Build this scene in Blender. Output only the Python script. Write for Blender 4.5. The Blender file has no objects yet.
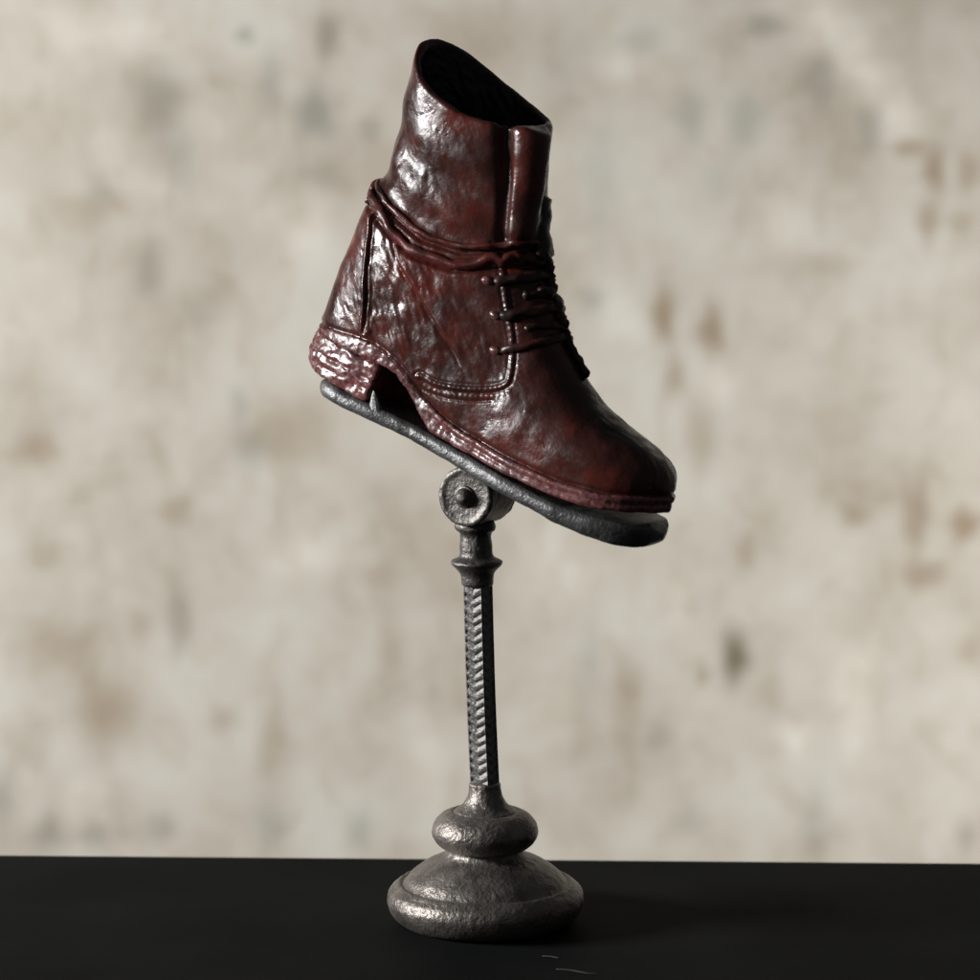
import bpy, math, random
import numpy as np
from mathutils import Vector, Matrix, noise
from mathutils.bvhtree import BVHTree
K = 0.0001            # one working unit is a tenth of a millimetre (the stand is 9 cm tall)
R = math.radians
scene = bpy.context.scene
C = scene.collection
random.seed(4)
STAINS =  [(-577, 850, 46, 61, 0.5, 0), (-543, 737, 32, 61, 0.4, 0), (-684, 693, 25, 35, 0.3, 0), (-427, 962, 18, 17, 0.5, 0), (-384, 876, 25, 52, 0.4, 0), (-306, 824, 39, 48, 0.65, 0), (-282, 962, 21, 43, 0.5, 0), (-210, 798, 21, 24, 0.4, 0), (-599, 553, 25, 49, 0.45, 0), (-512, 483, 36, 35, 0.2, 0), (-298, 720, 44, 21, 0.25, 0), (-805, 798, 107, 87, 0.25, 1), (-720, 659, 88, 38, 0.25, 1), (-334, 624, 57, 61, 0.4, 2), (-544, 702, 32, 35, 0.3, 2), (-680, 971, 105, 43, 0.35, 2), (479, 979, 35, 21, 0.5, 0), (576, 884, 31, 52, 0.45, 0), (446, 815, 34, 52, 0.45, 0), (350, 824, 28, 48, 0.4, 0), (665, 807, 24, 49, 0.4, 0), (262, 954, 35, 26, 0.3, 0), (193, 711, 34, 104, 0.25, 0), (403, 711, 35, 35, 0.2, 0), (736, 767, 35, 17, 0.45, 1), (780, 728, 20, 44, 0.55, 1), (770, 638, 20, 38, 0.5, 1), (826, 638, 26, 26, 0.35, 1), (838, 728, 20, 44, 0.4, 1), (227, 902, 38, 26, 0.3, 2), (-17, 954, 104, 69, 0.2, 1), (122, 919, 52, 69, 0.2, 0), (305, 474, 24, 49, 0.6, 1), (392, 448, 24, 49, 0.6, 1), (327, 368, 21, 44, 0.4, 1), (599, 562, 44, 26, 0.25, 1), (176, 501, 25, 25, 0.35, 0), (373, 261, 31, 71, 0.4, 1), (540, 1014, 59, 45, 0.5, 2), (593, 967, 52, 45, 0.5, 2), (642, 916, 48, 45, 0.5, 2), (685, 867, 45, 45, 0.5, 2), (726, 815, 38, 42, 0.4, 2), (519, 632, 31, 44, 0.3, 2), (229, 465, 35, 44, 0.3, 2), (407, 350, 32, 32, 0.35, 2), (650, 118, 25, 25, 0.45, 1), (757, 118, 27, 63, 0.45, 1), (846, 100, 31, 32, 0.65, 1), (768, 10, 39, 29, 0.4, 1), (860, -126, 26, 33, 0.35, 1), (439, -140, 25, 51, 1.0, 3), (380, -171, 14, 25, 0.3, 1), (455, 46, 25, 36, 0.3, 1), (306, -281, 25, 26, 0.35, 0), (242, -217, 35, 82, 0.3, 1), (502, -199, 26, 55, 0.25, 1), (179, -144, 21, 73, 0.25, 0), (655, -199, 41, 109, 0.4, 2), (548, -290, 28, 33, 0.4, 2), (587, -455, 24, 83, 0.3, 0), (858, -474, 17, 37, 0.35, 0), (361, -437, 36, 26, 0.25, 0), (340, -35, 25, 54, 0.3, 2), (-799, 238, 40, 32, 0.4, 1), (-729, 150, 18, 22, 0.25, 1), (-426, 235, 36, 36, 0.35, 0), (-355, 270, 89, 62, 0.4, 1), (-443, 315, 18, 36, 0.35, 0), (-561, 124, 32, 29, 0.4, 1), (-794, 46, 45, 32, 0.25, 1), (-554, -71, 24, 62, 0.7, 3), (-626, -80, 22, 33, 0.3, 1), (-788, -126, 73, 54, 0.3, 1), (-691, -235, 59, 73, 0.5, 1), (-827, -290, 37, 46, 0.2, 1), (-476, -253, 29, 26, 0.3, 1), (-387, -299, 37, 91, 0.3, 1), (-795, -465, 33, 33, 0.5, 0), (-713, -465, 26, 26, 0.4, 0), (-596, -455, 29, 26, 0.4, 0), (-397, -446, 33, 55, 0.35, 0), (-235, -455, 25, 37, 0.4, 0), (-339, 46, 72, 40, 0.35, 2), (-196, 10, 36, 27, 0.3, 1), (-179, -126, 25, 73, 0.3, 1), (-730, -400, 37, 40, 0.4, 2), (-880, -400, 27, 64, 0.35, 0), (125, 37, 71, 90, 0.25, 2), (-117, -327, 36, 92, 0.25, 2), (126, -253, 36, 73, 0.2, 2)]
WORLD = .07
LAMPS = [('window_light', (-4200, -450, 1500), (0, 700, 300), 1600, .270, 4.1, (1.0, .99, .985)),
         ('wall_fill', (2900, 900, 300), (1300, 2200, -200), 1200, 1600, .27, (1.0, .98, .95), 90)]  # second lamp is an added unseen fill that brightens the wall's right side
import numpy as np, math
def interp(x, xs, ys):
    # smooth (cosine-free) monotone-ish interpolation: linear sample then used on dense grids
    return np.interp(x, xs, ys)
def sm(xs, ys, n=400, w=9):
    """dense, slightly smoothed version of a profile table"""
    X = np.linspace(xs[0], xs[-1], n); Y = np.interp(X, xs, ys)
    k = np.hanning(w * 2 + 1); k /= k.sum()
    Yp = np.concatenate([2*Y[0]-Y[1:w+1][::-1], Y, 2*Y[-1]-Y[-w-1:-1][::-1]])
    return X, np.convolve(Yp, k, 'valid')
def smin(a, b, k):
    h = np.clip(.5 + .5 * (b - a) / k, 0, 1)
    return b * (1 - h) + a * h - k * h * (1 - h)
def smax(a, b, k): return -smin(-a, -b, k)
def sstep(a, b, x):
    t = np.clip((x - a) / (b - a), 0, 1); return t * t * (3 - 2 * t)

# ---- profile tables of the boot, boot frame: x to the toe, y across, z away from the sole ----
ZS   = [20, 44, 79, 107, 156, 185, 203, 214, 237, 262, 282, 311, 336, 358, 390]
BACK = [-200,-207,-208,-206,-203,-201,-200,-197,-190,-187,-189,-193,-196,-198,-198]
FRZ  = [20, 100, 156, 183, 197, 212, 244, 260, 281, 309, 341, 390]
FRX  = [30,  40,  40,  27,  15,  10, -3, -8, -19, -27, -35, -38]
BZ   = [20, 44, 79, 107, 156, 199, 214, 262, 311, 358, 390]
BW   = [35, 38, 42, 44, 46, 44, 43, 46, 49, 52, 53]
TX   = [-130, -60, -10, 17, 34, 51, 79, 105, 144, 170, 185, 194, 201, 206, 209.5]
TZ   = [120, 165, 198, 196, 174, 154, 131, 115, 104, 99, 94, 88, 79, 70, 60]
WX   = [-130, -60, 0, 60, 110, 145, 165, 180, 192, 201, 206, 209.5]
WW   = [34, 37, 44, 51, 54, 52, 48, 41, 31, 19, 9, 1]
SX   = [-215, -168, -130, -105, -85, -60, -30, 0, 60, 115, 166, 200, 220]     # top edge of the sole
SZ   = [70, 78, 85, 83, 76, 62, 48, 44, 42, 44, 52, 62, 66]
bk = sm(ZS, BACK); fr = sm(FRZ, FRX); bw = sm(BZ, BW); tt = sm(TX, TZ, w=7); ww = sm(WX, WW, w=3); st_ = sm(SX, SZ, w=14)
def sole_top(x): return np.interp(x, *st_)
def norm_field(f, h):
    g = np.gradient(f, *h); m = np.sqrt(g[0]**2 + g[1]**2 + g[2]**2)
    return f / np.maximum(m, 1e-3)
def shaft_raw(x, y, z, off=0.0):
    b = np.interp(z, *bk); f = np.interp(z, *fr); w = np.interp(z, *bw) + off
    A = (f - b) / 2; c = (f + b) / 2
    a = np.sqrt(np.maximum(A**2 - (.5 * w)**2, 100)) + off
    t = np.abs(x - c) / a
    p = 2.25
    return (t**p + np.abs(y / w)**p)**(1 / p) - 1
def rim(x, y):
    far = np.interp(x, [-198, -175, -151, -120, -89, -60, -30], [383, 374, 366, 357, 349, 344, 343])
    near = np.interp(x, [-200, -189, -178, -167, -146, -111, -84, -65, -45], [382, 368, 355, 346, 337, 330, 331, 334, 339])
    t = sstep(-32, 32, y)
    return near * (1 - t) + far * t
CAP0 = np.array([-47., -20., 345.]); CAP1 = np.array([-24., -20., 244.])
def capsule(x, y, z, a, b, r0, r1):
    ab = b - a; L = ab @ ab
    t = np.clip(((x - a[0]) * ab[0] + (y - a[1]) * ab[1] + (z - a[2]) * ab[2]) / L, 0, 1)
    d = np.sqrt((x - a[0] - t * ab[0])**2 + (y - a[1] - t * ab[1])**2 + (z - a[2] - t * ab[2])**2)
    return d - (r0 + (r1 - r0) * t)
def upper_field(x, y, z, h):
    A = norm_field(shaft_raw(x, y, z) * 60, h)
    T = np.interp(x, *tt); W = np.maximum(np.interp(x, *ww), .8)
    z0 = np.interp(x, [-130, 60, 150, 210], [60, 58, 66, 62])
    q = (np.abs(y / W)**2.5 + (np.maximum(z - z0, 0) / np.maximum(T - z0, 1.5))**2.0)**.45 - 1
    q = q + np.maximum(x - 208, 0) * .6 + np.maximum(-130 - x, 0) * .05
    B = norm_field(q * 50, h)
    f = smin(A, B, 16)
    f = smin(f, capsule(x, y, z, CAP0, CAP1, 21, 18), 5)
    # cut by the rim, hollow
    R = z - rim(x, y)
    f = smax(f, R, 6)
    I = norm_field(shaft_raw(x, y, z, -10.0) * 60, h)
    I = smax(I, 215 - z, 20)
    f = smax(f, -I, 4)
    f = smax(f, sole_top(x) - 4 - z, 1)
    return f

# ------------------------------------------------------------------ mesh helpers
def mesh_obj(name, verts, faces, mat, parent=None, smooth=True):
    me = bpy.data.meshes.new(name)
    me.from_pydata([tuple(v) for v in (np.asarray(verts) * K).tolist()], [], [tuple(f) for f in faces])
    me.update()
    if smooth: me.polygons.foreach_set('use_smooth', [True] * len(me.polygons))
    o = bpy.data.objects.new(name, me); C.objects.link(o)
    if mat: me.materials.append(mat)
    if parent: o.parent = parent
    return o
def tag(o, label=None, cat=None, kind=None):
    if label: o['label'] = label
    if cat: o['category'] = cat
    if kind: o['kind'] = kind
def surface_net(f, org, h):
    """numpy surface nets: zero surface of the field f as quads"""
    s = f < 0
    nx, ny, nz = f.shape
    acc = np.zeros((nx-1, ny-1, nz-1, 3)); cnt = np.zeros((nx-1, ny-1, nz-1))
    ed = []
    for ax in range(3):
        a = [slice(None)]*3; b = [slice(None)]*3
        a[ax] = slice(0, -1); b[ax] = slice(1, None)
        fa, fb = f[tuple(a)], f[tuple(b)]
        cr = s[tuple(a)] != s[tuple(b)]
        ii = np.argwhere(cr); va, vb = fa[cr], fb[cr]
        t = va / (va - vb)
        p = ii.astype(float); p[:, ax] += t
        o1, o2 = [k for k in range(3) if k != ax]
        for d1 in (0, 1):
            for d2 in (0, 1):
                c = ii.copy(); c[:, o1] -= d1; c[:, o2] -= d2
                ok = (c >= 0).all(1) & (c[:, 0] < nx-1) & (c[:, 1] < ny-1) & (c[:, 2] < nz-1)
                cc = c[ok]
                np.add.at(acc, (cc[:, 0], cc[:, 1], cc[:, 2]), p[ok]); np.add.at(cnt, (cc[:, 0], cc[:, 1], cc[:, 2]), 1)
        ed.append((ax, o1, o2, ii, va < 0))
    idx = -np.ones(cnt.shape, int); m = cnt > 0
    idx[m] = np.arange(m.sum())
    V = acc[m] / cnt[m][:, None] * h + np.array(org)
    F = []
    for ax, o1, o2, ii, neg in ed:
        ok = (ii[:, o1] > 0) & (ii[:, o2] > 0) & (ii[:, o1] < f.shape[o1]-1) & (ii[:, o2] < f.shape[o2]-1)
        ii = ii[ok]; neg = neg[ok]
        def g(d1, d2):
            c = ii.copy(); c[:, o1] -= d1; c[:, o2] -= d2
            return idx[c[:, 0], c[:, 1], c[:, 2]]
        q = np.stack([g(0, 0), g(1, 0), g(1, 1), g(0, 1)], 1)
        if ax == 1: neg = ~neg
        q[~neg] = q[~neg][:, ::-1]
        F.append(q)
    return V, np.concatenate(F)
def normals(V, F):
    n = np.cross(V[F[:, 2]] - V[F[:, 0]], V[F[:, 3]] - V[F[:, 1]])
    N = np.zeros_like(V)
    for k in range(4): np.add.at(N, F[:, k], n)
    return N / np.maximum(np.linalg.norm(N, axis=1), 1e-9)[:, None]
def relax(V, F, n=2, w=.5):
    for _ in range(n):
        S = np.zeros_like(V); c = np.zeros(len(V))
        for k in range(4):
            for j in ((k+1) % 4, (k+3) % 4):
                np.add.at(S, F[:, k], V[F[:, j]]); np.add.at(c, F[:, k], 1)
        V = V * (1-w) + w * S / np.maximum(c, 1)[:, None]
    return V
def fbm(P, scale, oct=2, off=0.0):
    out = np.zeros(len(P)); a = 1.0
    for o in range(oct):
        q = P / scale + off + 17.3 * o
        out += a * np.array([noise.noise(Vector(p)) for p in q.tolist()])
        a *= .5; scale = scale * .5
    return out
def seg_dist(px, pz, poly):
    """distance and signed side to a polyline in the x-z plane, and length along it"""
    best = np.full(px.shape, 1e9); side = np.zeros(px.shape); al = np.zeros(px.shape); L0 = 0
    for (x0, z0), (x1, z1) in zip(poly[:-1], poly[1:]):
        dx, dz = x1-x0, z1-z0; L = math.hypot(dx, dz)
        t = np.clip(((px-x0)*dx + (pz-z0)*dz) / (L*L), 0, 1)
        d = np.hypot(px-x0-t*dx, pz-z0-t*dz); u = d < best
        best[u] = d[u]; side[u] = np.sign((px-x0)*dz - (pz-z0)*dx)[u]; al[u] = (L0 + t*L)[u]
        L0 += L
    return best, side, al, L0
def smooth_poly(pts, n=8):
    P = [np.array(p, float) for p in pts]; P = [2*P[0]-P[1]] + P + [2*P[-1]-P[-2]]
    out = []
    for i in range(1, len(P)-2):
        for k in range(n):
            t = k / n
            out.append(.5*((2*P[i]) + (-P[i-1]+P[i+1])*t + (2*P[i-1]-5*P[i]+4*P[i+1]-P[i+2])*t*t + (-P[i-1]+3*P[i]-3*P[i+1]+P[i+2])*t**3))
    out.append(P[-2]); return out
def tube(path, rad, ns=12, wob=0.0, seed=0):
    """round cord along path; rad is a number or a function of 0..1; closed ends"""
    P = np.array(path); n = len(P); V = []; F = []
    T = np.gradient(P, axis=0); T /= np.linalg.norm(T, axis=1)[:, None]
    ref = np.array([0, 0, 1.]) if abs(T[0][2]) < .9 else np.array([1., 0, 0])
    U = np.cross(T[0], ref); U /= np.linalg.norm(U)
    for i in range(n):
        U = U - T[i] * (U @ T[i]); U /= np.linalg.norm(U); W = np.cross(T[i], U)
        r = rad(i/(n-1)) if callable(rad) else rad
        if i in (0, n-1): r *= .45
        for k in range(ns):
            a = 2*math.pi*k/ns
            rr = r * (1 + wob * noise.noise(Vector((i*.35+seed, math.cos(a)*1.2, math.sin(a)*1.2))))
            V.append(P[i] + rr*(math.cos(a)*U + math.sin(a)*W))
    for i in range(n-1):
        for k in range(ns):
            F.append((i*ns+k, i*ns+(k+1) % ns, (i+1)*ns+(k+1) % ns, (i+1)*ns+k))
    a = len(V); V.append(P[0]-T[0]*r*.3); V.append(P[-1]+T[-1]*r*.3)
    for k in range(ns):
        F.append((a, (k+1) % ns, k)); F.append((a+1, (n-1)*ns+k, (n-1)*ns+(k+1) % ns))
    return V, F
def lathe(prof, ns=128, rough=0.0, scale=8, lean=None, sub=3, off=0.0):
    pr = smooth_poly(prof, sub) if sub > 1 else prof
    V = []; F = []; n = len(pr)
    for r, z in pr:
        for k in range(ns):
            a = 2*math.pi*k/ns
            x, y = r*math.cos(a), r*math.sin(a)
            d = rough*(noise.noise(Vector((x, y, z))/scale+Vector((off,)*3)) + .6*noise.noise(Vector((x, y, z))/(scale*.4))) if r > 2 else 0
            q = np.array([(r+d)*math.cos(a), (r+d)*math.sin(a), z + d*.4])
            V.append(q)
    for i in range(n-1):
        for k in range(ns):
            F.append((i*ns+k, i*ns+(k+1) % ns, (i+1)*ns+(k+1) % ns, (i+1)*ns+k))
    F.append(tuple(range(ns))[::-1]); F.append(tuple((n-1)*ns+k for k in range(ns)))
    return V, F

# ------------------------------------------------------------------ materials
def new_mat(name):
    m = bpy.data.materials.new(name); m.use_nodes = True; nt = m.node_tree
    return m, nt, nt.nodes['Principled BSDF'], nt.nodes.new, nt.links.new
def tex(nt, kind, wl, **kw):
    """object-space texture whose feature size is wl working units"""
    tc = nt.nodes.get('TC') or nt.nodes.new('ShaderNodeTexCoord'); tc.name = 'TC'
    t = nt.nodes.new(kind); t.inputs['Scale'].default_value = 1/(wl*K)
    for k, v in kw.items(): t.inputs[k].default_value = v
    nt.links.new(tc.outputs['Object'], t.inputs['Vector']); return t
def ramp(nt, src, stops):
    r = nt.nodes.new('ShaderNodeValToRGB'); e = r.color_ramp.elements
    while len(e) < len(stops): e.new(.5)
    for el, (p, c) in zip(e, stops):
        el.position = p; el.color = (*c, 1) if len(c) == 3 else c
    nt.links.new(src, r.inputs['Fac']); return r
def mixc(nt, fac, a, b, mode='MIX'):
    m = nt.nodes.new('ShaderNodeMix'); m.data_type = 'RGBA'; m.blend_type = mode
    for s, v in ((0, fac), (6, a), (7, b)):
        if hasattr(v, 'links') or isinstance(v, bpy.types.NodeSocket): nt.links.new(v, m.inputs[s])
        else: m.inputs[s].default_value = v if s == 0 else (*v, 1)
    return m.outputs[2]
def math_(nt, op, a, b=None):
    m = nt.nodes.new('ShaderNodeMath'); m.operation = op
    for i, v in enumerate((a, b)):
        if v is None: continue
        if isinstance(v, bpy.types.NodeSocket): nt.links.new(v, m.inputs[i])
        else: m.inputs[i].default_value = v
    return m.outputs[0]
def bump(nt, h, strength, dist, prev=None):
    b = nt.nodes.new('ShaderNodeBump'); b.inputs['Strength'].default_value = strength
    b.inputs['Distance'].default_value = dist*K
    nt.links.new(h, b.inputs['Height'])
    if prev: nt.links.new(prev, b.inputs['Normal'])
    return b.outputs[0]
G3 = lambda v: (v, v, v)
def leather_mat(name, dark, mid, red, rough=(.15, .46), crack=1.0, wear=None, spec=.3):
    m, nt, bs, N, L = new_mat(name)
    n1 = tex(nt, 'ShaderNodeTexNoise', 55, Detail=5, Roughness=.62, Distortion=.4)
    n2 = tex(nt, 'ShaderNodeTexNoise', 14, Detail=4, Roughness=.6)
    n3 = tex(nt, 'ShaderNodeTexNoise', 4.5, Detail=3, Roughness=.6)
    base = ramp(nt, n1.outputs[0], [(.36, dark), (.5, mid), (.64, red)]).outputs[0]
    spot = ramp(nt, n2.outputs[0], [(.42, G3(0)), (.62, G3(1))]).outputs[0]
    base = mixc(nt, math_(nt, 'MULTIPLY', spot, .35), base, dark)
    if wear:
        w = ramp(nt, n3.outputs[0], [(.47, G3(0)), (.6, G3(1))]).outputs[0]
        base = mixc(nt, math_(nt, 'MULTIPLY', w, .5), base, wear)
    L(base, bs.inputs['Base Color'])
    rr = nt.nodes.new('ShaderNodeMapRange'); L(n2.outputs[0], rr.inputs[0])
    rr.inputs[1].default_value = .3; rr.inputs[2].default_value = .7
    rr.inputs[3].default_value, rr.inputs[4].default_value = rough
    L(rr.outputs[0], bs.inputs['Roughness'])
    bs.inputs['Specular IOR Level'].default_value = spec
    v = tex(nt, 'ShaderNodeTexVoronoi', 7.5, Detail=1.0); 
    b = bump(nt, n2.outputs[0], .16*crack, 4)
    b = bump(nt, n3.outputs[0], .2*crack, 1.6, b)
    b = bump(nt, v.outputs['Distance'], .06*crack, 2.0, b)
    L(b, bs.inputs['Normal'])
    return m
def metal_mat(name, c0, c1, rough=.42, grain=1.0, metallic=.75):
    m, nt, bs, N, L = new_mat(name)
    n1 = tex(nt, 'ShaderNodeTexNoise', 30, Detail=5, Roughness=.65)
    n2 = tex(nt, 'ShaderNodeTexNoise', 3.4, Detail=3, Roughness=.6)
    n3 = tex(nt, 'ShaderNodeTexNoise', 8, Detail=2, Roughness=.5)
    L(ramp(nt, n1.outputs[0], [(.35, c0), (.65, c1)]).outputs[0], bs.inputs['Base Color'])
    bs.inputs['Metallic'].default_value = metallic
    rr = nt.nodes.new('ShaderNodeMapRange'); L(n1.outputs[0], rr.inputs[0])
    rr.inputs[3].default_value, rr.inputs[4].default_value = rough-.12, rough+.16
    L(rr.outputs[0], bs.inputs['Roughness'])
    b = bump(nt, n2.outputs[0], .55*grain, 1.6)
    b = bump(nt, n3.outputs[0], .4*grain, 2.2, b)
    L(b, bs.inputs['Normal']); return m
M_UP = leather_mat('oxblood_leather', (.021, .0078, .0062), (.040, .0108, .0082), (.068, .0125, .0085))
M_SOLE = leather_mat('worn_red_sole', (.03, .010, .010), (.075, .020, .019), (.12, .036, .034), (.2, .42), 1.1, (.2, .1, .1), .6)
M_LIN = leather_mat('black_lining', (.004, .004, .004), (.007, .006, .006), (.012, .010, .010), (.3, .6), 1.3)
M_LACE = leather_mat('dark_lace', (.012, .006, .005), (.026, .009, .008), (.05, .012, .010), (.3, .5), .8)
M_WRAP = leather_mat('dark_red_cord', (.014, .006, .005), (.05, .012, .010), (.10, .014, .012), (.25, .45), .9)
M_BASE = metal_mat('cast_pewter', (.105, .094, .085), (.21, .19, .172), .42, 1.2)
M_JOINT = metal_mat('dull_pewter', (.075, .069, .064), (.15, .14, .13), .46, 1.0)
M_COL = metal_mat('bright_pewter', (.10, .097, .092), (.17, .165, .157), .54, .8, .7)
M_PLATE = metal_mat('dark_pewter', (.045, .045, .045), (.12, .12, .12), .4, 1.0, .55)

# ------------------------------------------------------------------ frames
ORG = Vector((-19.603, 0, 452.848))
PSI, TH = R(28), R(20.8)
ax = Vector((math.cos(TH)*math.cos(PSI), -math.cos(TH)*math.sin(PSI), -math.sin(TH)))
ay = Vector((math.sin(PSI), math.cos(PSI), 0)); az = ax.cross(ay)
FR = Matrix((ax, ay, az)).transposed().to_4x4()

# ------------------------------------------------------------------ the boot
boot = bpy.data.objects.new('boot', None); C.objects.link(boot)
tag(boot, 'miniature dark red laced ankle boot tilted toe down on top of the grey metal stand', 'boot')
SOLE0 = 28.0          # height of the sole's underside over the hinge point
boot.matrix_world = Matrix.Translation((ORG + az*SOLE0)*K) @ FR
def B(V): return np.asarray(V, float) - np.array([0, 0, SOLE0])   # boot tables -> boot origin at its sole
h = 1.5
gx = np.arange(-222, 222, h); gy = np.arange(-72, 72, h); gz = np.arange(24, 392, h)
X, Y, Z = np.meshgrid(gx, gy, gz, indexing='ij')
f = upper_field(X, Y, Z, (h, h, h))
V, F = surface_net(f, (gx[0], gy[0], gz[0]), h)
V = relax(V, F, 3, .5)
N = normals(V, F)
inner = (shaft_raw(V[:, 0], V[:, 1], V[:, 2], -4.5) < 0) & (V[:, 2] > 200) & (V[:, 2] < rim(V[:, 0], V[:, 1]) - 1.5)
x, y, z = V.T
D = np.zeros(len(V)); side_ok = sstep(8, 18, np.abs(y)) * (~inner)
near = V.copy()
g = lambda d, s: np.exp(-(d/s)**2)
# vertical seam of the heel counter
p = smooth_poly([(-178, 212), (-166, 178), (-157, 150), (-148, 128), (-141, 104), (-138, 92)])
d, s, al, L_ = seg_dist(x, z, p); D += side_ok*(-4.2*g(d, 1.7)*sstep(L_+6, L_-18, al) + 1.6*g(d-4, 1.8))
# raised edge of the side panel
p = smooth_poly([(-160, 205), (-140, 190), (-123, 173), (-97, 156), (-74, 140), (-45, 122), (-22, 105)])
d, s, al, L_ = seg_dist(x, z, p); D += side_ok*sstep(L_+4, L_-14, al)*(3.4*sstep(-2.5, 1.5, -s*d)*np.exp(-np.maximum(-s*d, 0)/13) - 1.2*(s > 0)*g(d-3.5, 2.2))
# facing panel: double stitched edge, the panel itself stands proud
p = smooth_poly([(-62, 74), (-40, 74), (-6, 84), (16, 94), (28, 103), (31, 112), (26, 130), (17, 150), (6, 168), (-6, 186), (-20, 209)])
d, s, al, L_ = seg_dist(x, z, p)
D += side_ok*(-1.3*g(d, 1.6) + .4*g(d-3.5, 2.2)*(s < 0) - 1.1*(s < 0)*g(d-7, 1.3) + 1.2*(s < 0)*sstep(14, 2, d) + .3*np.sin(al*1.1)*g(d-4.5, 2))
p = smooth_poly([(-70, 66), (-40, 66), (-6, 75), (18, 86)])
d, s, al, L_ = seg_dist(x, z, p); D += side_ok*(-1.4*g(d, 1.3))
# welt crease just over the sole
D += -2.0*g(z - sole_top(x) - 2, 2.2)*(~inner)
# toe crease on both sides of the vamp
p = smooth_poly([(96, 122), (120, 106), (144, 103), (170, 97), (186, 84), (192, 72)])
d, s, al, L_ = seg_dist(x, z, p); D += sstep(14, 22, np.abs(y))*sstep(0, 25, al)*(-.5*g(d, 1.7) + 1.2*g(d-4, 2.5)*(s < 0))
# pleat beside the front roll of the shaft
p = [(-66, 338), (-45, 285), (-30, 232)]
d, s, al, L_ = seg_dist(x, z, p); D += (y < -14)*(~inner)*(-6*g(d, 6))
# grooves where the cords pull into the ankle
def cord_z(x, y): return np.interp(x, [-200, -174, -152, -109, -65, -25, 5, 30], [215, 209, 201, 191, 195, 212, 226, 230])
dz = z - cord_z(x, y)
D += (~inner)*(-5.0*g(dz-9, 2.6) - 4.5*g(dz+9, 2.4) + 1.5*g(dz-16, 4)*(x < -40) - 2*g(dz, 5))
# soft folds
D += (~inner)*2.0*np.sin((z + .5*x)*.11 + 1.5*np.sin(x*.03))*g(z-262, 42)*sstep(-20, -60, x)
D += (~inner)*1.6*np.sin((z*.75 + x*.35)*.16)*g(z-165, 30)*g(x+10, 60)
big = fbm(V, 34, 2, 3.1); 
ca_, sa_ = math.cos(-.78), math.sin(-.78)           # wrinkles run along the raised side seam
Vs_ = np.stack([(V[:, 0]*ca_ + V[:, 2]*sa_)*.36, V[:, 1]*.6, -V[:, 0]*sa_ + V[:, 2]*ca_], 1)
fine = .75*(1 - 2.2*np.abs(fbm(Vs_, 9.0, 1, 9.7))) + .75*fbm(Vs_, 4.6, 2, 3.3) - .3
crk = .10 + 1.0*g(x+118, 50)*sstep(215, 180, z) + .5*g(z-275, 28)*g(x+125, 35) + .45*g(x+40, 60)*g(z-62, 22) + .4*g(x+20, 50)*g(z-120, 40)
D += (~inner)*(1.5*big + crk*1.0*fine) + inner*(2.2*big + 1.2*fine)
# the lip rolls over the rim
V = V + N*D[:, None]
tree_up = BVHTree.FromPolygons([tuple(v) for v in V.tolist()], [tuple(q) for q in F.tolist()])
fin = inner[F].sum(1) >= 3
def sub(V, F):
    u, inv = np.unique(F, return_inverse=True); return V[u], inv.reshape(F.shape)
Vo, Fo = sub(V, F[~fin]); Vi, Fi = sub(V, F[fin])
upper = mesh_obj('upper', B(Vo), Fo.tolist(), M_UP, boot)
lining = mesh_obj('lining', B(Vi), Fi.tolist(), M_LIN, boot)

# sole (welt and outsole with its arched waist) and heel block
h = 1.5
def heel_shift(z): return np.interp(z, [26, 34, 45, 78, 90], [13, 5, 2, 9, 11])
gz2 = np.arange(18, 96, h)
X, Y, Z = np.meshgrid(np.arange(-226, 226, h), gy, gz2, indexing='ij')
SBX = [-226, -120, -112, -104, -91, -76, -60, -45, -34, 0, 60, 115, 166, 200, 226]
SBZ = [66, 66, 68, 68, 66, 58, 46, 35, 29, 28, 28, 30, 37.5, 46, 50]
def foot_w(x): return np.interp(x, [-216, -213, -206, -196, -180, -150, -110, -60, 0, 60, 110, 145, 165, 179, 190, 199, 206, 210.5, 213], [-12, 1, 15, 25, 33, 39, 41, 40, 46, 55, 58.5, 57, 53, 46, 37, 26, 13, 2, -10])
W = foot_w(X - heel_shift(Z)*(X < -60))
ff = norm_field(np.abs(Y) - W, (h, h, h))
ztop = sole_top(X) + 1.0; zbot = np.interp(X, SBX, SBZ)
fs = smax(smax(ff, Z - ztop, 3), norm_field(zbot - Z, (h, h, h)), 3)
web = np.maximum(np.abs(Y - 20) - 3.5, np.maximum(np.abs(X + 62) - 52, np.maximum(26.5 - Z, Z - 70)))   # the arch is nearly closed on the far side
fs = np.minimum(fs, web)
fs = fs + 1.6*np.exp(-((Z - ztop + 8)/1.8)**2)*(X > -40)                  # groove between welt and outsole
V, F = surface_net(fs, (-226, gy[0], gz2[0]), h); V = relax(V, F, 2); N = normals(V, F)
V = V + N*(1.0*fbm(V, 22, 1) + 0.8*fbm(V, 7, 2, 5)*(.4 + .6*(V[:, 0] < 20)))[:, None]
sole = mesh_obj('sole', B(V), F.tolist(), M_SOLE, boot)
gh = np.arange(18, 84, h); gxh = np.arange(-226, -90, h)
X, Y, Z = np.meshgrid(gxh, gy, gh, indexing='ij')
hw = foot_w(X - heel_shift(Z)) - (78-Z)*.04
fh = smax(norm_field(np.abs(Y)-hw, (h, h, h)), np.maximum(27.5 - Z, Z - 67.5), 3)
fh = smax(fh, X + 113 + (Z-28)*-.10, 3)
fh = fh + .9*np.exp(-((Z-50)/1.4)**2) + .9*np.exp(-((Z-39)/1.4)**2)       # stacked lifts
V, F = surface_net(fh, (gxh[0], gy[0], gh[0]), h); V = relax(V, F, 2); N = normals(V, F)
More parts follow.
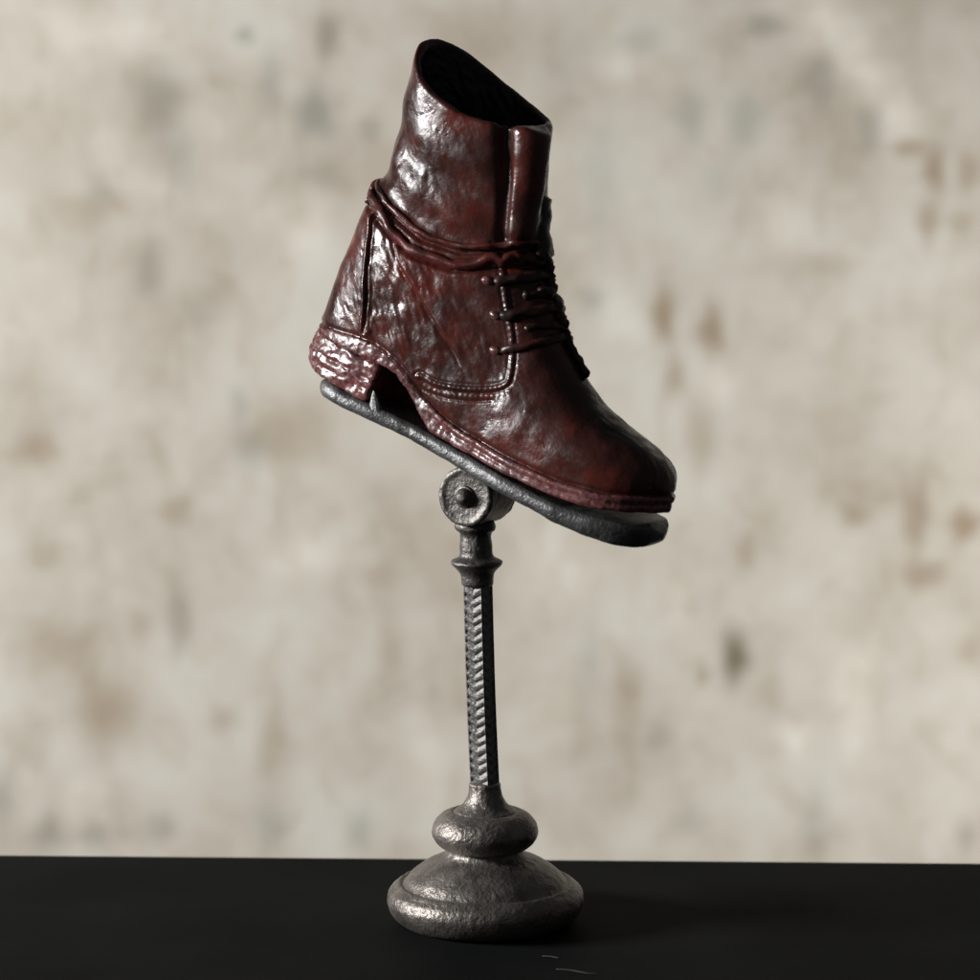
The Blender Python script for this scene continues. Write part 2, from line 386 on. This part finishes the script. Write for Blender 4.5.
V = V + N*(1.2*fbm(V, 20, 1) + 1.3*(1 - 2*np.abs(fbm(V*np.array([.5, 1, 1.0]), 9, 1, 2))) + .7*fbm(V, 5, 1, 8))[:, None]
mesh_obj('heel', B(V), F.tolist(), M_SOLE, boot)

# cords and laces laid on the leather
def drape(pts, lift, n=10, cl=None):
    out = []
    for p in smooth_poly(pts, n):
        q, nn, i, dd = tree_up.find_nearest(Vector(p))
        out.append(np.array(q + nn*lift))
    P = np.array(out)
    for _ in range(4): P[1:-1] = (P[:-2] + 2*P[1:-1] + P[2:])/4
    return P
def ring_pts(dz, far=0.0, x_end=None):
    near_ = [(8, -8), (-10, -30), (-28, -42), (-65, -50), (-109, -52), (-152, -46), (-176, -32), (-196, 0)]
    far_ = [(-176, 32), (-152, 46), (-109, 52), (-65, 50), (-28, 42), (-8, 28), (12, 6)]
    return [(a, b, float(cord_z(a, b)) + dz + (4 if b > 0 else 0)) for a, b in near_ + far_]
for dz, r in ((0.5, 5.4), (14.5, 3.2)):
    P = drape(ring_pts(dz), -r*.15)
    Vt, Ft = tube(P, r, 12, .45, dz)
    mesh_obj('ankle_cord', B(Vt), Ft, M_WRAP, boot)
def cord(name, pts, r, lift=None, mat=None, n=8, drape_it=True, parent=None, wob=.5):
    P = drape(pts, r*.05 if lift is None else lift, n) if drape_it else np.array(smooth_poly(pts, n))
    Vt, Ft = tube(P, r, 12, wob, pts[0][0]); return mesh_obj(name, B(Vt), Ft, mat or M_LACE, parent or boot)
# crossing laces: near eyelet, over the tongue, far eyelet
for (xn, zn), (xm, zm), (xf, zf), r in (((-22, 194), (12, 212), (-12, 200), 5.4), ((-4, 164), (33, 187), (8, 172), 5.2), ((9, 134), (50, 163), (24, 145), 4.8)):
    cord('lace', [(xn, -44, zn), ((xn+xm)/2+2, -28, (zn+zm)/2-2), (xm, -4, zm), ((xm+xf)/2+6, 20, (zm+zf)/2), (xf, 40, zf)], r)
    cord('lace', [(xn+6, 44, zn+6), ((xn+xm)/2+8, 28, (zn+zm)/2+6), (xm-4, 4, zm+9), ((xn+xm)/2, -16, (zn+zm)/2+16), (xn+12, -32, zn+26)], r*.85)
    for sgn in (-1, 1):        # raised metal-coloured eyelet studs
        q, nn, i, dd = tree_up.find_nearest(Vector((xn-5, 46*sgn, zn-2)))
        q = np.array(q); nn = np.array(nn)
        t1 = np.cross(nn, [0, 0, 1.]); t1 /= np.linalg.norm(t1); t2 = np.cross(nn, t1)
        Vs = []; Fs = []; rs = [(0, 3.2), (2.6, 2.9), (4.6, 1.6), (5.6, -.6), (5.8, -2)]
        for r_, hh in rs:
            for k in range(16):
                a = 2*math.pi*k/16; Vs.append(q + nn*hh + (t1*math.cos(a)*1.25 + t2*math.sin(a)*.8)*r_)
        for i_ in range(len(rs)-1):
            for k in range(16): Fs.append((i_*16+k, i_*16+(k+1) % 16, (i_+1)*16+(k+1) % 16, (i_+1)*16+k))
        mesh_obj('eyelet', B(Vs), Fs, M_SOLE, boot)
# knot and bow at the ankle front, hanging lace ends
cord('lace_knot', [(-2, -14, 226), (10, -8, 232), (14, 2, 226), (8, 8, 216), (0, 2, 214)], 6.5, 2)
cord('lace_knot', [(2, 6, 205), (18, 2, 204), (24, -6, 198), (12, -16, 196)], 6, 1.5)
cord('lace_end', [(30, -2, 190), (44, 0, 186), (46, 4, 176), (38, 8, 170)], 5.2, 2)
cord('lace_end', [(44, 6, 166), (62, 8, 160), (74, 9, 149), (86, 9, 139)], 4.4, 2.5)
# tongue standing behind the roll
Vt, Ft = tube(smooth_poly([(2, 3, 222), (-9, 3, 242), (-17, 4, 262), (-21, 4, 278)], 6), lambda t: 7.5-2.5*t, 14, .3, 3)
Vt = [np.array([p[0], 4 + (p[1]-4)*2.4, p[2]]) for p in Vt]
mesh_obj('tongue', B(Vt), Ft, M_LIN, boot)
# pull tab at the back of the ankle
cord('pull_tab', [(-186, -24, 208), (-194, -20, 216), (-193, -10, 224), (-186, -2, 226)], 4.6, 1.0, M_WRAP)

# ------------------------------------------------------------------ the stand
stand = bpy.data.objects.new('display_stand', None); C.objects.link(stand)
tag(stand, 'grey pewter pedestal stand with round stepped base and square chevron column under the boot', 'stand')
def place(V, lean=True):
    V = np.asarray(V, float).copy()
    if lean: V[:, 0] -= np.clip(V[:, 2]-130, 0, None)*.0355
    V[:, 0] -= 4.9; return V
Vb, Fb = lathe([(4, .6), (60, .3), (79, .6), (88, 4), (95, 12), (98, 22), (96, 31), (91, 36), (86.5, 39.3), (84.3, 39.2), (82.6, 38.4), (80, 40.6), (74, 48), (62, 57), (50, 63), (42, 66.5), (38, 71), (37, 76), (30, 77)], 192, .55, 7, sub=4)
Vb = np.array(Vb); a_ = np.arctan2(Vb[:, 1], Vb[:, 0])
k_ = 1 + .006*np.sin(2*a_+.6)*(Vb[:, 2] < 62) + .005*np.sin(3*a_+2)
Vb[:, 0] *= k_; Vb[:, 1] *= k_
mesh_obj('base', place(Vb), Fb, M_BASE, stand)
Vb, Fb = lathe([(20, 73), (36.5, 73.5), (45, 77), (51, 84), (53, 92), (50, 101), (43, 108), (35, 111.5), (32, 111), (30, 112.5), (26, 115), (21, 120), (17.5, 127), (15.8, 134), (15, 140), (8, 141)], 160, .45, 7, sub=4, off=4)
mesh_obj('knob', place(Vb), Fb, M_BASE, stand)
# square column with chevron relief on its faces
half = 10.8; rot = R(31); Vc = []; Fc = []
z0_, z1_ = 134.0, 346.0; per = 9.3; ns_, nz_ = 25, 460
for s4 in range(4):
    a4 = -rot - math.pi/2 + s4*math.pi/2
    n4 = np.array([math.cos(a4), math.sin(a4)]); t4 = np.array([-n4[1], n4[0]])
    b0 = len(Vc)
    for j in range(nz_+1):
        zz = z0_ + (z1_-z0_)*j/nz_
        for i in range(ns_+1):
            s_ = -1 + 2*i/ns_; e_ = abs(s_)
            ph = ((zz - e_*half*.6 + .5*math.sin(zz*.31))/per) % 1.0
            rel = (1.8 if s4 == 0 else 1.0)*math.sin(math.pi*ph)**.8 * min(1, (1-e_)*6)
            rel += .35*noise.noise(Vector((s_*3+s4*7, zz*.5, 1)))
            o_ = half - 2.2*(e_ < .86) + (rel if e_ < .86 else 0) - (.9 if e_ > .97 else 0)
            q2 = n4*o_ + t4*s_*half*(.96 if e_ > .99 else 1)
            Vc.append((q2[0], q2[1], zz))
    for j in range(nz_):
        for i in range(ns_):
            q = b0 + j*(ns_+1)+i; Fc.append((q, q+1, q+ns_+2, q+ns_+1))
Vc = np.array(Vc); Vc[:, 0] += .5*np.sin(Vc[:, 2]*.021)
mesh_obj('column', place(Vc), Fc, M_COL, stand)
Vb, Fb = lathe([(9, 338), (15, 339), (15.8, 344), (16.5, 349), (19, 353.5), (23.5, 358), (25.4, 361), (24.2, 363.5), (19, 366), (16.4, 369.5), (16, 378), (15.2, 386), (16, 391), (19.5, 394), (20.3, 398), (18.8, 402), (17, 405), (17, 412), (10, 413)], 96, .5, 6, sub=4, off=8)
mesh_obj('collar', place(Vb), Fb, M_JOINT, stand)
# hinge: short drum lying across the stand, domed rivet in the middle of its face
def in_frame(V): return np.array([np.array(ORG) + v[0]*np.array(ax) + v[1]*np.array(ay) + v[2]*np.array(az) for v in np.asarray(V, float)])
Vb, Fb = lathe([(3, -27), (10, -27), (11, -25.2), (13, -25), (21, -25.2), (24.5, -26.4), (27.5, -26.2), (29.3, -24), (29.5, -15), (29.5, 15), (29.3, 24), (27, 26.4), (10, 27), (3, 27)], 96, .7, 6, sub=3)
def drum(V, cx=15.8, cz=-19): return in_frame([(cx + v[0], v[2], cz + v[1]) for v in np.array(V)])
hinge = mesh_obj('hinge', drum(Vb), [tuple(reversed(f_)) for f_ in Fb], M_JOINT, stand)
Vb, Fb = lathe([(.5, -35.5), (3.5, -35), (6.5, -32.8), (8.4, -29.5), (8.8, -26), (6, -24)], 40, .3, 4, sub=3)
mesh_obj('rivet', drum(Vb), [tuple(reversed(f_)) for f_ in Fb], M_JOINT, hinge)
# neck between collar and drum, bracket between drum and plate
Vb = []; Fb = []
for zz, rx, ry in ((409, 15, 17), (414, 20, 19), (420, 26, 22), (428, 28, 24), (440, 26, 24)):
    for k in range(32):
        a = 2*math.pi*k/32; c_, s_ = math.cos(a), math.sin(a)
        px_, py_ = rx*math.copysign(abs(c_)**.7, c_), ry*math.copysign(abs(s_)**.7, s_)
        Vb.append((px_*math.cos(PSI)+py_*math.sin(PSI), -px_*math.sin(PSI)+py_*math.cos(PSI), zz))
for i in range(4):
    for k in range(32): Fb.append((i*32+k, i*32+(k+1) % 32, (i+1)*32+(k+1) % 32, (i+1)*32+k))
Vb = place(Vb); Vb[:, 0] += 2
mesh_obj('neck', Vb, Fb, M_PLATE, stand)
# foot plate: sole-shaped tray, rounded edge
xs = np.concatenate([[-181.5, -181, -179.5, -177], np.arange(-174, 204, 4), [206.5, 209, 211, 212.5, 213.4, 213.8]])
hwx = np.interp(xs, [-181.5, -181, -179.5, -177, -172, -164, -151, -130, -60, 0, 60, 120, 160, 180, 193, 202, 208.5, 212.5, 213.8], [1, 6, 13, 20, 28, 35, 40, 42, 38, 46, 55, 58, 54, 47, 39, 30, 19, 8, 1])
zc = np.interp(xs, [-198, -146, -62, 0, 60, 128, 183, 222], [19, 19.5, 20, 18.5, 16.5, 15.5, 19.5, 27.5])
k = np.hanning(9); k /= k.sum(); zc = np.convolve(np.pad(zc, 4, mode='edge'), k, 'valid')
hwx[4:-4] = np.convolve(hwx, np.hanning(5)/np.hanning(5).sum(), 'same')[4:-4]
Vp = []; Fp = []; nr = 48
for xx, w_, c_ in zip(xs, hwx, zc):
    e_ = min(xx+182.2, 214.5-xx); tk = (8.8 + 4.6*max(0, (xx-100)/100))*min(1, math.sqrt(max(e_, .3)/14))
    for k_ in range(nr):
        a = 2*math.pi*k_/nr; cc, ss = math.cos(a), math.sin(a)
        yy = w_*math.copysign(abs(cc)**.42, cc); zz = tk*math.copysign(abs(ss)**.8, ss)
        yy = math.copysign(max(0, w_ - (1-abs(cc)**.9)*9 if w_ > 12 else abs(yy)), cc) if abs(ss) < .92 else yy*.85
        dish = -1.6*(ss > 0)*math.exp(-(yy/(w_*.8+1))**4)
        Vp.append((xx, yy, c_ + zz + dish))
for i in range(len(xs)-1):
    for k_ in range(nr): Fp.append((i*nr+k_, i*nr+(k_+1) % nr, (i+1)*nr+(k_+1) % nr, (i+1)*nr+k_))
Fp.append(tuple(range(nr))); Fp.append(tuple((len(xs)-1)*nr+k_ for k_ in range(nr))[::-1])
Vp = np.array(Vp); nz = fbm(Vp, 12, 2, 1); Vp[:, 2] += .6*nz; Vp[:, 1] += .8*fbm(Vp, 14, 1, 6)
mesh_obj('foot_plate', in_frame(Vp), [tuple(reversed(f_)) for f_ in Fp], M_PLATE, stand)

# sharp casting spur left standing on the plate under the arch
sp_ = []
for t_, (r1, r2) in ((0, (8.5, 4.5)), (.35, (6.4, 3.4)), (.7, (3.8, 2.2)), (1, (1.3, .8))):
    for k_ in range(10):
        a = 2*math.pi*k_/10; sp_.append((-100 - 9*t_ + r1*math.cos(a), -36 + r2*math.sin(a), 24 + 17*t_))
Fs_ = [(i*10+k_, i*10+(k_+1) % 10, (i+1)*10+(k_+1) % 10, (i+1)*10+k_) for i in range(3) for k_ in range(10)] + [tuple(range(10))[::-1], tuple(range(30, 40))]
mesh_obj('casting_spur', in_frame(sp_), Fs_, M_PLATE, stand, smooth=False)

# ------------------------------------------------------------------ table, wall, lint
m, nt, bs, N_, L_n = new_mat('black_tabletop')
n1 = tex(nt, 'ShaderNodeTexNoise', 6, Detail=3); n2 = tex(nt, 'ShaderNodeTexNoise', 160, Detail=3)
L_n(ramp(nt, n2.outputs[0], [(.3, (.0045, .005, .005)), (.7, (.008, .0085, .0085))]).outputs[0], bs.inputs['Base Color'])
bs.inputs['Roughness'].default_value = .7; bs.inputs['Specular IOR Level'].default_value = .03
L_n(bump(nt, n1.outputs[0], .25, 1.0), bs.inputs['Normal'])
M_TAB = m
def slab(x0, x1, y0, y1, z0, z1, r=5, n=5):
    prof = [(y0, z0), (y0, z1-r)] + [(y0 + r - r*math.cos(a), z1 - r + r*math.sin(a)) for a in np.linspace(0, math.pi/2, n)[1:]]
    prof += [(y1 - r + r*math.sin(a), z1 - r + r*math.cos(a)) for a in np.linspace(0, math.pi/2, n)] + [(y1, z0)]
    V = [(x, y, z) for x in (x0, x1) for y, z in prof]; n = len(prof)
    F = [(i, (i+1) % n, n+(i+1) % n, n+i) for i in range(n)] + [tuple(range(n))[::-1], tuple(range(n, 2*n))]
    return V, F
Vt, Ft = slab(-1500, 1500, -1500, 242, -220, 0)
c_, s_ = math.cos(R(-1.9)), math.sin(R(-1.9))
Vt = [(x*c_ - y*s_, x*s_ + y*c_, z) for x, y, z in Vt]
table = mesh_obj('table_surface', Vt, Ft, M_TAB, None, smooth=False)
tag(table, 'matte black tabletop under the stand', kind='structure')
# plaster wall, blotched with old stains
nx, nz2 = 420, 400
wx = np.linspace(-3200, 3200, nx); wz = np.linspace(-1800, 2600, nz2)
WX, WZ = np.meshgrid(wx, wz, indexing='ij')
wx = np.concatenate([[-1900], np.linspace(-1000, 1000, nx-2), [1700]]); wz = np.concatenate([[-1800], np.linspace(-620, 1130, nz2-2), [1900]])
WX, WZ = np.meshgrid(wx, wz, indexing='ij')
col = np.ones(WX.shape + (3,))
TINT = [(.58, .61, .59), (.58, .48, .38), (1.3, 1.32, 1.34), (.36, .33, .27)]
rng = np.random.RandomState(3)
for (sx, sz, rx, rz, am, ty) in STAINS:
    tx = (WX-sx)/rx; tz = (WZ-sz)/rz
    wob = .16*np.sin(3*np.arctan2(tz, tx) + rng.rand()*6) + .1*np.sin(5*np.arctan2(tz, tx) + rng.rand()*6)
    wgt = min(1, am*1.5*(.5 if (sx < -500 and ty == 3) else 1))*np.exp(-((tx**2 + tz**2)*(1 + wob))**1.25)[..., None]
    col = col*(1-wgt) + col*np.array(TINT[ty])*wgt
Vw = np.stack([WX, np.full(WX.shape, 2200.), WZ], -1).reshape(-1, 3)
Fw = [(i*nz2+j, (i+1)*nz2+j, (i+1)*nz2+j+1, i*nz2+j+1) for i in range(nx-1) for j in range(nz2-1)]
m, nt, bs, N_, L_n = new_mat('stained_plaster')
at = nt.nodes.new('ShaderNodeAttribute'); at.attribute_name = 'stain'
n1 = tex(nt, 'ShaderNodeTexNoise', 260, Detail=4, Roughness=.6); n2 = tex(nt, 'ShaderNodeTexNoise', 110, Detail=4, Roughness=.6, Distortion=.6)
mp = nt.nodes.new('ShaderNodeMapping'); mp.inputs['Scale'].default_value = (1, 1, .65)
L_n(nt.nodes['TC'].outputs['Object'], mp.inputs[0]); L_n(mp.outputs[0], n2.inputs['Vector']); n2.inputs['Scale'].default_value = 1/(85*K)
base = ramp(nt, n1.outputs[0], [(.34, (.395, .355, .298)), (.5, (.47, .44, .382)), (.64, (.515, .494, .44))]).outputs[0]
var = ramp(nt, n2.outputs[0], [(.36, (.90, .88, .845)), (.48, (.98, .975, .965)), (.68, (1.0, 1.0, 1.0))]).outputs[0]
base = mixc(nt, 1.0, base, var, 'MULTIPLY'); base = mixc(nt, 1.0, base, at.outputs['Color'], 'MULTIPLY')
L_n(base, bs.inputs['Base Color']); bs.inputs['Roughness'].default_value = .9; bs.inputs['Specular IOR Level'].default_value = .1
wall = mesh_obj('wall', Vw, Fw, m, None, smooth=False)
ca = wall.data.color_attributes.new('stain', 'FLOAT_COLOR', 'POINT')
ca.data.foreach_set('color', np.concatenate([col.reshape(-1, 3), np.ones((col.size//3, 1))], 1).ravel())
tag(wall, 'blurred beige plaster wall with brown and grey stains behind the table', kind='structure')
m, nt, bs, N_, L_n = new_mat('pale_lint'); bs.inputs['Base Color'].default_value = (.035, .035, .034, 1); bs.inputs['Roughness'].default_value = .5
for lab, pts, r in (('tiny pale lint fibre on the black tabletop, nearest the base on its right', [(50, -128, .7), (58, -131, 1.2), (66, -135, .7)], .55),
                    ('tiny curved lint fibre on the black tabletop, lower and farther right of the base', [(62, -170, .7), (76, -176, 1.3), (90, -184, 1.0), (100, -186, .7)], .45)):
    Vt, Ft = tube(smooth_poly(pts, 6), r, 6)
    o = mesh_obj('lint_fibre', np.array(Vt), Ft, m); tag(o, lab, 'lint')

# ------------------------------------------------------------------ camera, light, render
P7 = R(7.0)
cam = bpy.data.objects.new('camera', bpy.data.cameras.new('camera')); C.objects.link(cam)
cam.location = Vector((0, -2706.89, 765.46))*K
cam.rotation_euler = (math.pi/2 - P7, 0, 0)
cd = cam.data; cd.sensor_width = 36; cd.lens = 36*2780/980; cd.clip_start = .005; cd.clip_end = 50
cd.dof.use_dof = True; cd.dof.focus_distance = 2730*K; cd.dof.aperture_fstop = 36
scene.camera = cam
w = bpy.data.worlds.new('World'); scene.world = w; w.use_nodes = True
w.node_tree.nodes['Background'].inputs[0].default_value = (.97, .98, 1, 1)
w.node_tree.nodes['Background'].inputs[1].default_value = WORLD
def area(name, loc, target, sx, sy, power, col, spread=180):
    l = bpy.data.lights.new(name, 'AREA'); l.shape = 'RECTANGLE'; l.size = sx*K; l.size_y = sy*K; l.energy = power; l.color = col
    o = bpy.data.objects.new(name, l); C.objects.link(o); o.location = Vector(loc)*K
    o.rotation_euler = (Vector(target)-Vector(loc)).to_track_quat('-Z', 'Y').to_euler(); l.spread = R(spread)
for a in LAMPS: area(*a)
vs = scene.view_settings; vs.view_transform = 'Standard'; vs.look = 'None'; vs.gamma = 1; vs.exposure = 0
scene.render.engine = 'CYCLES'
scene.render.resolution_x = scene.render.resolution_y = 1024
